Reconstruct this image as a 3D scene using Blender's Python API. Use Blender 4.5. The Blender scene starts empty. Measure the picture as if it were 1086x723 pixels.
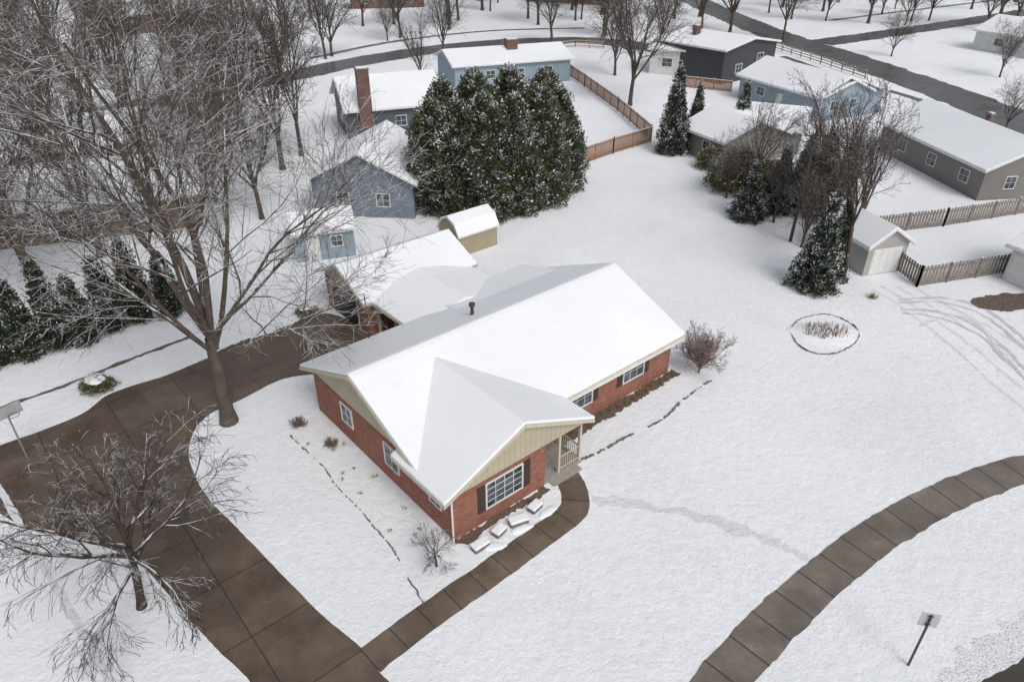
import bpy, bmesh, math, random
import numpy as np
from mathutils import Vector, Matrix, noise
from mathutils.geometry import tessellate_polygon

# ------------------------------------------------------------------ camera
F=753.6; PITCH=0.5554; CH=22.85; TH=0.7077; HX,HY=-2.424,20.927
SC=bpy.context.scene
cam=bpy.data.cameras.new("camera"); camo=bpy.data.objects.new("camera",cam)
SC.collection.objects.link(camo); camo.location=(0,0,CH)
camo.rotation_euler=(math.pi/2-PITCH,0,0)
cam.sensor_width=36; cam.lens=F/1086*36; cam.clip_end=3000
SC.camera=camo
SC.view_settings.view_transform='Standard'; SC.view_settings.look='None'; SC.view_settings.exposure=0

def G(x,y,z=0.0):
    """survey: bearing from the drone photo -> ground plan position in metres"""
    u=x-543; t=y-361.5
    k=(CH-z)/(F*math.sin(PITCH)+t*math.cos(PITCH))
    return (u*k,(F*math.cos(PITCH)-t*math.sin(PITCH))*k)
C_,S_=math.cos(TH),math.sin(TH)
def HL(a,b): return (HX+a*C_+b*S_, HY+a*S_-b*C_)

# ------------------------------------------------------------------ light
w=bpy.data.worlds.new("World"); SC.world=w; w.use_nodes=True
nt=w.node_tree; bg=nt.nodes['Background']
sky=nt.nodes.new('ShaderNodeTexSky'); sky.sky_type='NISHITA'; sky.sun_disc=False
sky.sun_elevation=math.radians(48); sky.sun_rotation=math.radians(150); sky.dust_density=4; sky.air_density=1.0
hs=nt.nodes.new('ShaderNodeHueSaturation'); hs.inputs['Saturation'].default_value=0.33
nt.links.new(sky.outputs[0],hs.inputs['Color']); nt.links.new(hs.outputs[0],bg.inputs[0]); bg.inputs[1].default_value=0.14
sl=bpy.data.lights.new("sun","SUN"); sl.energy=1.0; sl.angle=math.radians(22); sl.color=(1,0.965,0.92)
so=bpy.data.objects.new("sun",sl); SC.collection.objects.link(so)
az=math.radians(150); el=math.radians(48)
sd=Vector((math.sin(az)*math.cos(el),math.cos(az)*math.cos(el),math.sin(el)))
so.rotation_euler=sd.to_track_quat('Z','Y').to_euler()

# ------------------------------------------------------------------ materials
def newmat(name):
    m=bpy.data.materials.new(name); m.use_nodes=True
    return m,m.node_tree,m.node_tree.nodes['Principled BSDF']
def N(nt,t,**k):
    n=nt.nodes.new(t)
    for a,b in k.items(): setattr(n,a,b)
    return n
def mathn(nt,op,a,b=None,c=None):
    n=N(nt,'ShaderNodeMath',operation=op)
    for i,v in enumerate((a,b,c)):
        if v is None: continue
        if isinstance(v,(int,float)): n.inputs[i].default_value=v
        else: nt.links.new(v,n.inputs[i])
    return n.outputs[0]
def noisen(nt,vec,scale,detail=3,rough=0.6):
    n=N(nt,'ShaderNodeTexNoise'); n.inputs['Scale'].default_value=scale; n.inputs['Detail'].default_value=detail
    n.inputs['Roughness'].default_value=rough
    nt.links.new(vec,n.inputs['Vector']); return n.outputs['Fac']
def ramp(nt,fac,a,b,ca=(0,0,0,1),cb=(1,1,1,1)):
    r=N(nt,'ShaderNodeValToRGB'); r.color_ramp.elements[0].position=a; r.color_ramp.elements[1].position=b
    r.color_ramp.elements[0].color=ca; r.color_ramp.elements[1].color=cb
    nt.links.new(fac,r.inputs[0]); return r.outputs[0]
def mix(nt,fac,a,b):
    m=N(nt,'ShaderNodeMix',data_type='RGBA')
    if isinstance(fac,(int,float)): m.inputs[0].default_value=fac
    else: nt.links.new(fac,m.inputs[0])
    for i,v in ((6,a),(7,b)):
        if isinstance(v,tuple): m.inputs[i].default_value=(*v[:3],1)
        else: nt.links.new(v,m.inputs[i])
    return m.outputs[2]
def bump(nt,h,strength,dist,bs):
    b=N(nt,'ShaderNodeBump'); b.inputs['Strength'].default_value=strength; b.inputs['Distance'].default_value=dist
    nt.links.new(h,b.inputs['Height']); nt.links.new(b.outputs[0],bs.inputs['Normal'])
def objc(nt): return N(nt,'ShaderNodeTexCoord').outputs['Object']

def simple(name,col,rough=0.7,var=0.25,scale=3,bmp=0.0,metal=0):
    m,nt,bs=newmat(name); v=objc(nt)
    f=noisen(nt,v,scale,3)
    d=tuple(c*(1-var) for c in col); l=tuple(min(1,c*(1+var)) for c in col)
    nt.links.new(mix(nt,ramp(nt,f,0.3,0.7),d,l),bs.inputs['Base Color'])
    bs.inputs['Roughness'].default_value=rough; bs.inputs['Metallic'].default_value=metal
    if bmp: bump(nt,noisen(nt,v,scale*6,3),bmp,0.03,bs)
    return m
SNOW=(0.84,0.86,0.90)
def snowmat(name,grass=0.0,b1=0.5,dim=1.0,dist=.12,cover=.62,area=.52,gcol=(0.20,0.18,0.12)):
    m,nt,bs=newmat(name); v=objc(nt)
    n1=noisen(nt,v,0.12,3); n2=noisen(nt,v,2.2,6,0.75)
    a=tuple(c*0.94*dim for c in SNOW); b=tuple(min(.92,c*1.02*dim) for c in SNOW)
    col=mix(nt,ramp(nt,n1,0.3,0.7),a,b)
    col=mix(nt,mathn(nt,'MULTIPLY',ramp(nt,n2,0.42,0.70),0.21 if grass else .08),col,tuple(c*0.68*dim for c in SNOW))
    if grass>0:
        fl=noisen(nt,v,13,3,0.8)
        g=mathn(nt,'MULTIPLY',ramp(nt,noisen(nt,v,0.16,4,.7),area,area+.2),ramp(nt,fl,cover-.07,cover))
        g2=mathn(nt,'MULTIPLY',ramp(nt,fl,0.62,0.68),.5)
        col=mix(nt,mathn(nt,'MULTIPLY',mathn(nt,'MAXIMUM',g,g2),grass),col,gcol)
    nt.links.new(col,bs.inputs['Base Color']); bs.inputs['Roughness'].default_value=0.75
    bump(nt,n2,b1,dist,bs)
    return m
M={}
M['ground']=snowmat('ground_snow',0.6,0.85,1,.15)
M['snow']=snowmat('roof_snow',0,0.3,.93)
M['tracksnow']=snowmat('trodden_snow',1.0,1.0,0.72,.15)
M['track2']=snowmat('faint_track_snow',0.9,1.0,0.86,.15)
M['patchy']=snowmat('grass_showing_through_snow',.8,1.0,1,.15,.60,.2,(.22,.15,.09))
def brick(name,c1,c2):
    m,nt,bs=newmat(name); v=objc(nt)
    s=N(nt,'ShaderNodeSeparateXYZ'); nt.links.new(v,s.inputs[0])
    c=N(nt,'ShaderNodeCombineXYZ'); nt.links.new(mathn(nt,'ADD',s.outputs[0],s.outputs[1]),c.inputs[0]); nt.links.new(s.outputs[2],c.inputs[1])
    b=N(nt,'ShaderNodeTexBrick'); nt.links.new(c.outputs[0],b.inputs[0])
    b.inputs['Scale'].default_value=1; b.inputs['Brick Width'].default_value=0.23; b.inputs['Row Height'].default_value=0.085
    b.inputs['Mortar Size'].default_value=0.009; b.inputs['Color1'].default_value=(*c1,1); b.inputs['Color2'].default_value=(*c2,1)
    b.inputs['Mortar'].default_value=(.30,.24,.20,1)
    f=noisen(nt,v,1.2,4)
    nt.links.new(mix(nt,mathn(nt,'MULTIPLY',ramp(nt,f,.35,.75),.5),b.outputs[0],tuple(x*.42 for x in c1)),bs.inputs['Base Color'])
    bs.inputs['Roughness'].default_value=.85; bump(nt,b.outputs['Fac'],-.3,.01,bs); return m
M['brick']=brick('red_brick',(.35,.10,.05),(.15,.045,.03))
M['tanbrick']=brick('muted_brown_brick',(.15,.105,.075),(.10,.07,.052))
M['darkbrick']=brick('dark_brick',(.13,.055,.04),(.09,.042,.034))
def siding(name,col,vert=False,pitch=.2):
    m,nt,bs=newmat(name); v=objc(nt); s=N(nt,'ShaderNodeSeparateXYZ'); nt.links.new(v,s.inputs[0])
    c=mathn(nt,'ADD',s.outputs[0],s.outputs[1]) if vert else s.outputs[2]
    f=mathn(nt,'FRACT',mathn(nt,'DIVIDE',c,pitch))
    g=mathn(nt,'LESS_THAN',f,.16)
    n=noisen(nt,v,1.0,3)
    base=mix(nt,ramp(nt,n,.3,.7),tuple(x*.85 for x in col),col)
    nt.links.new(mix(nt,mathn(nt,'MULTIPLY',g,.4),base,tuple(x*.45 for x in col)),bs.inputs['Base Color'])
    bs.inputs['Roughness'].default_value=.6; bump(nt,f,.3,.02,bs); return m
M['beige']=siding('beige_board_siding',(.44,.39,.285),True,.3)
M['beigetrim']=simple('beige_trim',(.48,.44,.34),.5,.08)
M['blue']=siding('steel_blue_siding',(.16,.20,.25))
M['slate']=siding('dark_slate_siding',(.085,.10,.125))
M['lblue']=siding('light_blue_siding',(.25,.33,.39))
M['white']=siding('white_siding',(.62,.63,.62))
M['palegrey']=siding('pale_grey_siding',(.38,.37,.35))
M['dark']=siding('charcoal_siding',(.045,.05,.055))
M['grey']=siding('grey_siding',(.20,.19,.18))
M['tan']=siding('tan_siding',(.36,.30,.20),True,.25)
M['trim']=simple('white_trim',(.62,.62,.61),.5,.06)
M['shutter']=simple('brown_shutter',(.05,.032,.025),.6,.2)
M['wood']=simple('weathered_grey_wood',(.19,.165,.145),.85,.35,4)
M['redwood']=simple('orange_brown_fence_wood',(.24,.13,.07),.8,.4,5)
M['darkwood']=simple('dark_timber',(.07,.05,.04),.85,.3,4)
M['stone']=simple('grey_stone',(.15,.14,.13),.9,.4,6,.4)
M['concrete']=simple('pale_concrete',(.30,.28,.26),.85,.15,4)
M['metal']=simple('grey_metal',(.35,.35,.36),.45,.1,4,0,.6)
M['signback']=simple('unpainted_sign_sheet',(.42,.43,.42),.5,.1,4)
M['board']=simple('clear_grey_board',(.33,.34,.35),.3,.1,4)
M['darkmetal']=simple('dark_metal',(.04,.03,.03),.5,.2)
m,nt,bs=newmat('window_glass'); bs.inputs['Roughness'].default_value=.08
f=noisen(nt,objc(nt),1.5,2); nt.links.new(mix(nt,ramp(nt,f,.4,.6),(.02,.025,.03),(.08,.10,.12)),bs.inputs['Base Color']); M['glass']=m
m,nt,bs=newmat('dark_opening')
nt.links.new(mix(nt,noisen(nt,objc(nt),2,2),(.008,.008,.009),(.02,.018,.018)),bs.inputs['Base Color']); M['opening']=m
def bark(name,col,snow=.75,lo=.35,hi=.75):
    m,nt,bs=newmat(name); v=objc(nt)
    g=N(nt,'ShaderNodeNewGeometry'); s=N(nt,'ShaderNodeSeparateXYZ'); nt.links.new(g.outputs['Normal'],s.inputs[0])
    n=noisen(nt,v,2.5,2); h=mathn(nt,'ADD',s.outputs[2],mathn(nt,'MULTIPLY',mathn(nt,'SUBTRACT',n,.5),1.6))
    f=mathn(nt,'MULTIPLY',ramp(nt,h,lo,hi),snow)
    b=mix(nt,ramp(nt,n,.3,.7),tuple(x*.65 for x in col),tuple(x*1.3 for x in col))
    nt.links.new(mix(nt,f,b,(.80,.82,.85)),bs.inputs['Base Color']); bs.inputs['Roughness'].default_value=.9; return m
M['bark']=bark('bark_with_snow',(.085,.065,.052),.9,.45,.75)
M['barkfar']=bark('far_bark_with_snow',(.072,.053,.042),.6,.55,.95)
M['barkdark']=bark('dark_twigs_with_snow',(.045,.03,.024),.75,.62,.95)
M['shrubbark']=bark('purple_grey_twigs',(.23,.16,.135),.45,.6,.95)
def leaf(name,c):
    m,nt,bs=newmat(name); v=objc(nt)
    nt.links.new(mix(nt,ramp(nt,noisen(nt,v,1.3,2),.3,.7),tuple(x*.55 for x in c),tuple(x*1.5 for x in c)),bs.inputs['Base Color'])
    bs.inputs['Roughness'].default_value=.8; return m
M['leafA']=leaf('dark_evergreen',(.036,.052,.022)); M['leafB']=leaf('olive_evergreen',(.082,.095,.038)); M['leafS']=leaf('snow_on_foliage',(.54,.55,.57))
M['leafC']=leaf('blackish_evergreen',(.018,.025,.014)); M['leafD']=leaf('yellow_olive_foliage',(.17,.145,.06)); M['stalk']=leaf('brown_dry_stalk',(.16,.10,.06))

def paving(name,col,slab,rot,uv=False,wet=.35,grain=.5,slush=.6,jw=.03,jd=.6,sv=.35,leafy=.5):
    m,nt,bs=newmat(name)
    if uv: v=N(nt,'ShaderNodeTexCoord').outputs['UV']; vo=objc(nt)
    else: vo=v=objc(nt)
    mp=N(nt,'ShaderNodeMapping'); mp.inputs['Rotation'].default_value=(0,0,-rot); nt.links.new(v,mp.inputs[0])
    s=N(nt,'ShaderNodeSeparateXYZ'); nt.links.new(mp.outputs[0],s.inputs[0])
    jx=mathn(nt,'LESS_THAN',mathn(nt,'FRACT',mathn(nt,'DIVIDE',s.outputs[0],slab[0])),jw/slab[0])
    jy=mathn(nt,'LESS_THAN',mathn(nt,'FRACT',mathn(nt,'DIVIDE',s.outputs[1],slab[1])),jw/slab[1])
    j=mathn(nt,'MAXIMUM',jx,jy)
    c=N(nt,'ShaderNodeCombineXYZ')
    nt.links.new(mathn(nt,'FLOOR',mathn(nt,'DIVIDE',s.outputs[0],slab[0])),c.inputs[0]); nt.links.new(mathn(nt,'FLOOR',mathn(nt,'DIVIDE',s.outputs[1],slab[1])),c.inputs[1])
    wn=N(nt,'ShaderNodeTexWhiteNoise'); nt.links.new(c.outputs[0],wn.inputs['Vector'])
    n1=noisen(nt,vo,.4,5,.65); n2=noisen(nt,vo,4,5,.75)
    base=mix(nt,ramp(nt,n1,.36,.64),tuple(x*.62 for x in col),tuple(x*1.3 for x in col))
    base=mix(nt,mathn(nt,'MULTIPLY',ramp(nt,n2,.35,.7),grain),base,tuple(x*.5 for x in col))
    base=mix(nt,mathn(nt,'MULTIPLY',wn.outputs['Value'],sv),base,tuple(x*.5 for x in col))
    base=mix(nt,mathn(nt,'MULTIPLY',j,jd),base,tuple(x*.2 for x in col))
    sl_=mathn(nt,'MULTIPLY',ramp(nt,noisen(nt,vo,1.6,6,.8),.64,.70),slush)
    base=mix(nt,sl_,base,(.40,.40,.41))
    lf=ramp(nt,noisen(nt,vo,22,2,.5),.70,.73)
    base=mix(nt,mathn(nt,'MULTIPLY',lf,leafy),base,(.28,.15,.08))
    nt.links.new(base,bs.inputs['Base Color'])
    nt.links.new(ramp(nt,n1,.35,.65,(wet,wet,wet,1),(wet+.3,)*3+(1,)),bs.inputs['Roughness'])
    bump(nt,n2,.10,.02,bs); return m
M['drive']=paving('wet_brown_concrete',(.13,.098,.073),(3.4,3.1),TH,False,.2,.4,.12,.045,.8)
M['walk']=paving('walkway_concrete',(.16,.12,.09),(1.25,50),0,True,.22,.45,.15,.045,.85)
M['side']=paving('sidewalk_slabs',(.20,.168,.142),(1.5,50),0,True,.4,.5,.5,.07,.9,.6,.8)
M['road']=paving('wet_asphalt',(.10,.097,.098),(500,500),0,False,.2,.4,.4)
M['earth']=simple('bare_mulch',(.12,.085,.068),.95,.5,6,.5)

# ------------------------------------------------------------------ mesh helpers
def link(o): SC.collection.objects.link(o); return o
class MB:
    def __init__(s): s.v=[];s.f=[];s.m=[]
    def add(s,vs,fs,mi=0):
        o=len(s.v); s.v+= [tuple(x) for x in vs]; s.f+=[tuple(o+i for i in f) for f in fs]; s.m+=[mi]*len(fs)
    def box(s,x0,x1,y0,y1,z0,z1,mi=0):
        s.add([(x0,y0,z0),(x1,y0,z0),(x1,y1,z0),(x0,y1,z0),(x0,y0,z1),(x1,y0,z1),(x1,y1,z1),(x0,y1,z1)],
              [(0,3,2,1),(4,5,6,7),(0,1,5,4),(1,2,6,5),(2,3,7,6),(3,0,4,7)],mi)
    def slab(s,top,th,mi=0):
        n=len(top); s.add(list(top)+[(x,y,z-th) for x,y,z in top],
            [tuple(range(n)),tuple(range(2*n-1,n-1,-1))]+[(i,n+i,n+(i+1)%n,(i+1)%n) for i in range(n)],mi)
    def prism(s,prof,axis,c0,c1,mi=0):
        P=lambda h,z,c:(c,h,z) if axis==0 else (h,c,z)
        n=len(prof); s.add([P(h,z,c0) for h,z in prof]+[P(h,z,c1) for h,z in prof],
            [tuple(range(n)),tuple(range(2*n-1,n-1,-1))]+[(i,n+i,n+(i+1)%n,(i+1)%n) for i in range(n)],mi)
    def beam(s,a,b,w_,mi=0,h=None):
        a=Vector(a);b=Vector(b);d=(b-a).normalized(); r=Vector((0,0,1)) if abs(d.z)<.9 else Vector((1,0,0))
        x=d.cross(r).normalized()*w_/2; y=x.cross(d).normalized()*(h or w_)/2
        s.add([a-x-y,a+x-y,a+x+y,a-x+y,b-x-y,b+x-y,b+x+y,b-x+y],[(0,3,2,1),(4,5,6,7),(0,1,5,4),(1,2,6,5),(2,3,7,6),(3,0,4,7)],mi)
    def cyl(s,a,b,r0,r1,n=10,mi=0):
        a=Vector(a);b=Vector(b);d=(b-a).normalized(); r=Vector((0,0,1)) if abs(d.z)<.9 else Vector((1,0,0))
        x=d.cross(r).normalized(); y=x.cross(d)
        vs=[a+(x*math.cos(t)+y*math.sin(t))*r0 for t in [2*math.pi*i/n for i in range(n)]]+[b+(x*math.cos(t)+y*math.sin(t))*r1 for t in [2*math.pi*i/n for i in range(n)]]
        s.add(vs,[tuple(range(n)),tuple(range(2*n-1,n-1,-1))]+[(i,(i+1)%n,n+(i+1)%n,n+i) for i in range(n)],mi)
    def dome(s,rx,ry,h,z0,seed=0,mi=0):
        n=18; lv=5; vs=[(0,0,z0+h)]
        for k in range(1,lv+1):
            ph=math.pi/2*k/lv
            for i in range(n):
                a=2*math.pi*i/n; e=1+.13*math.sin(2*a+seed)+.07*math.sin(5*a+seed*2)
                vs.append((rx*e*math.sin(ph)**.7*math.cos(a),ry*e*math.sin(ph)**.7*math.sin(a),z0+h*math.cos(ph)))
        s.add(vs,[(0,1+i,1+(i+1)%n) for i in range(n)]+[(1+k*n+i,1+(k+1)*n+i,1+(k+1)*n+(i+1)%n,1+k*n+(i+1)%n) for k in range(lv-1) for i in range(n)],mi)
    def obj(s,name,mats,parent=None,bevel=0,label=None,smooth=False):
        me=bpy.data.meshes.new(name); me.from_pydata(s.v,[],s.f)
        for m in mats: me.materials.append(M[m] if isinstance(m,str) else m)
        me.polygons.foreach_set('material_index',s.m)
        bm=bmesh.new(); bm.from_mesh(me); bmesh.ops.recalc_face_normals(bm,faces=bm.faces); bm.to_mesh(me); bm.free()
        if smooth: me.polygons.foreach_set('use_smooth',[True]*len(me.polygons))
        o=link(bpy.data.objects.new(name,me))
        if parent: o.parent=parent
        if bevel:
            b=o.modifiers.new('bevel','BEVEL'); b.width=bevel; b.segments=3; b.limit_method='ANGLE'
        if label: o['label']=label
        return o
def thing(name,label,cat,xy,rot=0,z=0,group=None,scale=None):
    o=link(bpy.data.objects.new(name,None)); o.location=(xy[0],xy[1],z); o.rotation_euler=(0,0,rot)
    o.empty_display_size=.3; o['label']=label; o['category']=cat
    if group: o['group']=group
    if scale: o.scale=scale
    return o

# ------------------------------------------------------------------ ground
def catmull(P,closed=False,n=10):
    out=[];L=len(P)
    rng=range(L) if closed else range(L-1)
    for i in rng:
        if closed: p=[P[(i+k-1)%L] for k in range(4)]
        else: p=[P[max(0,i-1)],P[i],P[i+1],P[min(L-1,i+2)]]
        for j in range(n):
            t=j/n
            out.append(tuple(.5*((2*p[1][k])+(-p[0][k]+p[2][k])*t+(2*p[0][k]-5*p[1][k]+4*p[2][k]-p[3][k])*t*t+(-p[0][k]+3*p[1][k]-3*p[2][k]+p[3][k])*t**3) for k in (0,1)))
    if not closed: out.append(tuple(P[-1]))
    return out
def resample(P,step,closed=False):
    out=[]; Q=P+[P[0]] if closed else P
    for a,b in zip(Q[:-1],Q[1:]):
        d=math.dist(a,b); n=max(1,int(d/step))
        for j in range(n): out.append((a[0]+(b[0]-a[0])*j/n,a[1]+(b[1]-a[1])*j/n))
    if not closed: out.append(Q[-1])
    return out
def rough(P,amp,sc=1.0):
    return [(x+noise.noise(Vector((x*sc,y*sc,3)))*amp+noise.noise(Vector((x*8,y*8,9)))*amp*.8,
             y+noise.noise(Vector((x*sc,y*sc,17)))*amp+noise.noise(Vector((x*8,y*8,27)))*amp*.8) for x,y in P]
def poly(name,px,z,mat,amp=.06,smooth=True,world=False,step=.15):
    P=px if world else [G(*p) for p in px]
    if smooth: P=catmull(P,True,6)
    P=rough(resample(P,step,True),amp)
    vs=[Vector((x,y,z)) for x,y in P]; tr=tessellate_polygon([vs])
    me=bpy.data.meshes.new(name); me.from_pydata([tuple(v) for v in vs],[],[tuple(t) for t in tr]); me.materials.append(M[mat])
    bm=bmesh.new(); bm.from_mesh(me)
    for f in bm.faces:
        if f.normal.z<0: f.normal_flip()
    bm.to_mesh(me); bm.free()
    o=link(bpy.data.objects.new(name,me)); o['kind']='structure'; return o
ROADS=[]
def strip(name,px,width,z,mat,amp=.04,world=False,step=.2,kind='structure',road=False):
    P=px if world else [G(*p) for p in px]
    P=resample(catmull(P,False,8),step)
    if road: ROADS.append((P[::3],width/2))
    vs=[];uv=[];fs=[];s=0
    for i,p in enumerate(P):
        a=P[max(0,i-1)];b=P[min(len(P)-1,i+1)]; d=Vector((b[0]-a[0],b[1]-a[1])).normalized(); n=Vector((-d.y,d.x))
        if i: s+=math.dist(P[i-1],p)
        for sg in (-1,1):
            wd=width/2+noise.noise(Vector((p[0]*1.3,p[1]*1.3,sg*5)))*amp*1.5+noise.noise(Vector((p[0]*8,p[1]*8,sg*5)))*amp
            vs.append((p[0]+n.x*sg*wd,p[1]+n.y*sg*wd,z)); uv.append((s,sg*width/2+25))
        if i: k=2*i; fs.append((k-2,k-1,k+1,k))
    me=bpy.data.meshes.new(name); me.from_pydata(vs,[],fs); me.materials.append(M[mat])
    ul=me.uv_layers.new(name='UVMap')
    for lp in me.loops: ul.data[lp.index].uv=uv[lp.vertex_index]
    bm=bmesh.new(); bm.from_mesh(me)
    for f in bm.faces:
        if f.normal.z<0: f.normal_flip()
    bm.to_mesh(me); bm.free()
    o=link(bpy.data.objects.new(name,me)); o['kind']=kind; return o

mb=MB(); mb.add([(-900,-300,0),(900,-300,0),(900,1500,0),(-900,1500,0)],[(0,1,2,3)]); g=mb.obj('ground',['ground']); g['kind']='structure'

poly('driveway',[(398,352),(402,374),(345,394),(300,402),(255,424),(224,438),(207,455),(200,478),(205,500),(222,530),(250,558),(300,610),(345,655),(385,688),(402,712),(425,745),
 (290,748),(262,718),(232,690),(200,655),(172,622),(148,598),(112,580),(72,570),(40,564),(14,553),(-15,535),(-50,515),(-50,490),(0,472),(48,455),(88,438),(112,420),(140,409),(170,400),(205,386),(250,367),(300,347),(335,335),(352,333)],.004,'drive',.025,True)
strip('walkway',[(392,700),(450,656),(520,607),(585,560),(607,542),(610,525),(603,508),(594,496)],1.25,.008,'walk',.03)
strip('grass_verge',[(1000,745),(1030,712),(1058,688),(1088,668),(1120,650)],1.1,.002,'patchy',.35)
strip('sidewalk',[(745,750),(768,718),(818,664),(878,608),(936,564),(996,530),(1050,508),(1100,494),(1200,480)],1.65,.008,'side',.05)
poly('corner_road',[(1030,745),(1056,716),(1082,698),(1115,678),(1200,710),(1150,765)],.005,'side',.12)
strip('trodden_path',[(628,530),(680,535),(740,547),(800,566),(835,582),(857,590)],.5,.012,'track2',.22)
strip('street',[(-300,215),(-100,165),(60,130),(200,102),(320,78),(400,62),(480,50),(560,44),(640,44),(720,56)],7,.004,'road',.4,step=1,road=True)
strip('street',[(640,-30),(715,-8),(765,14),(830,40),(900,62),(980,90),(1040,112),(1110,142),(1250,200)],8,.008,'road',.4,step=1,road=True)
strip('street',[(868,46),(940,36),(1020,24),(1120,8)],6,.012,'road',.4,step=1,road=True)
strip('street',[(860,0),(760,-6),(650,-12),(500,-15),(300,-10)],6,.012,'road',.4,step=2,road=True)
strip('footpath',[(330,62),(420,44),(520,33),(620,30)],1.5,.012,'road',.2,step=1)
strip('footpath',[(830,60),(900,84),(980,108),(1060,140),(1120,165)],1.4,.012,'road',.2,step=1)
strip('footpath',[(880,22),(960,12),(1060,0)],1.4,.012,'road',.2,step=1)
for k,(o,c) in enumerate(((0,0),(9,3),(26,2),(36,6))):
    strip('tyre_track',[(925+o,306-c),(962+o*1.2,330-c),(1008+o*1.5,366-c*2),(1055+o*2,408-c*2),(1110+o*2.4,455-c*2)],.2,.006+.001*k,'track2',.12)
for k,o in enumerate((0,5,16,22)):
    strip('tyre_track',[(952+o*.2,318+o*.6),(1000,316+o),(1040,326+o*1.4),(1075,350+o*1.8),(1130,405+o*2)],.24,.016+.001*k,'tracksnow',.12)
strip('tyre_track',[(975,345),(1010,335),(1040,345),(1060,372)],.2,.022,'track2',.08)
poly('bare_ground',[(1030,318),(1060,312),(1090,312),(1095,325),(1060,330),(1038,326)],.028,'earth',.25)
poly('planting_bed',[HL(7.7,-2.2),HL(17.1,-2.2),HL(17.1,-1.55),HL(12,-1.5),HL(7.8,-1.4)],.006,'earth',.22,False,True)
poly('planting_bed',[HL(-.1,0.02),HL(5.1,0.02),HL(5.2,.4),HL(3.5,.5),HL(2,.35),HL(.3,.5)],.006,'earth',.18,False,True)
strip('kerb_path',[(-60,450),(0,432),(60,412),(120,388),(200,358)],.28,.006,'earth',.10)
strip('kerb_path',[(-40,470),(0,520),(40,590),(85,665),(125,735)],.28,.006,'track2',.05)

# ------------------------------------------------------------------ windows & houses
def window(par,c,wd,z0,z1,side,muntx=1,munty=1,frame='trim',shut=None,sill=True):
    ax='xy'.index(side[0]); sg=-1 if side[1]=='-' else 1
    def B(mb,h0,h1,z0_,z1_,d0,d1,mi):
        a,b=sorted((sg*d0,sg*d1))
        if ax==1: mb.box(c[0]+h0,c[0]+h1,c[1]+a,c[1]+b,z0_,z1_,mi)
        else: mb.box(c[0]+a,c[0]+b,c[1]+h0,c[1]+h1,z0_,z1_,mi)
    h=wd/2; t=.05
    g=MB(); B(g,-h+.01,h-.01,z0+.01,z1-.01,-.02,.02,0); win=g.obj('window',['glass'],par)
    fr=MB(); B(fr,-h-t,-h+.02,z0-t,z1+t,-.02,.06,0); B(fr,h-.02,h+t,z0-t,z1+t,-.02,.06,0)
    B(fr,-h+.02,h-.02,z0-t,z0+.02,-.02,.058,0); B(fr,-h+.02,h-.02,z1-.02,z1+t,-.02,.058,0)
    for i in range(muntx): x=-h+wd*(i+1)/(muntx+1); B(fr,x-.012,x+.012,z0+.02,z1-.02,-.01,.04,0)
    for i in range(munty): z=z0+(z1-z0)*(i+1)/(munty+1); B(fr,-h+.02,h-.02,z-.012,z+.012,-.01,.036,0)
    fr.obj('frame',[frame],win)
    if shut:
        for s_ in (-1,1):
            sh=MB(); a=s_*(h+t+.03); b=s_*(h+t+.42); a,b=sorted((a,b)); B(sh,a,b,z0-.05,z1+.05,0,.045,0)
            for k in range(9):
                zz=z0+(z1-z0)*(k+.5)/9; B(sh,a+.05,b-.05,zz-.03,zz+.03,.04,.06,0)
            sh.obj('shutter',[shut],par)
    return win
def door(par,c,wd,z0,z1,side,mat='trim',panels=(2,4),garage=False):
    ax='xy'.index(side[0]); sg=-1 if side[1]=='-' else 1
    def B(mb,h0,h1,z0_,z1_,d0,d1,mi=0):
        a,b=sorted((sg*d0,sg*d1))
        if ax==1: mb.box(c[0]+h0,c[0]+h1,c[1]+a,c[1]+b,z0_,z1_,mi)
        else: mb.box(c[0]+a,c[0]+b,c[1]+h0,c[1]+h1,z0_,z1_,mi)
    d=MB(); B(d,-wd/2,wd/2,z0,z1,-.02,.02)
    nx,nz=panels; pw=wd/nx; ph=(z1-z0)/nz
    for i in range(nx):
        for j in range(nz): B(d,-wd/2+i*pw+.08,-wd/2+(i+1)*pw-.08,z0+j*ph+.06,z0+(j+1)*ph-.06,.01,.04)
    o=d.obj('garage_door' if garage else 'door',[mat],par)
    if not garage:
        k=MB(); B(k,wd/2-.12,wd/2-.07,z0+.95,z0+1.05,.02,.09); k.obj('handle',['metal'],o)
    return o
def chimney(par,x,y,w_,d_,z0,z1,mat='darkbrick'):
    m=MB(); m.box(x-w_/2,x+w_/2,y-d_/2,y+d_/2,z0,z1,0); m.box(x-w_/2-.06,x+w_/2+.06,y-d_/2-.06,y+d_/2+.06,z1,z1+.15,1)
    m.box(x-w_/2+.05,x+w_/2-.05,y-d_/2+.05,y+d_/2-.05,z1+.15,z1+.23,2)
    return m.obj('chimney',[mat,'stone','snow'],par)
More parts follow.
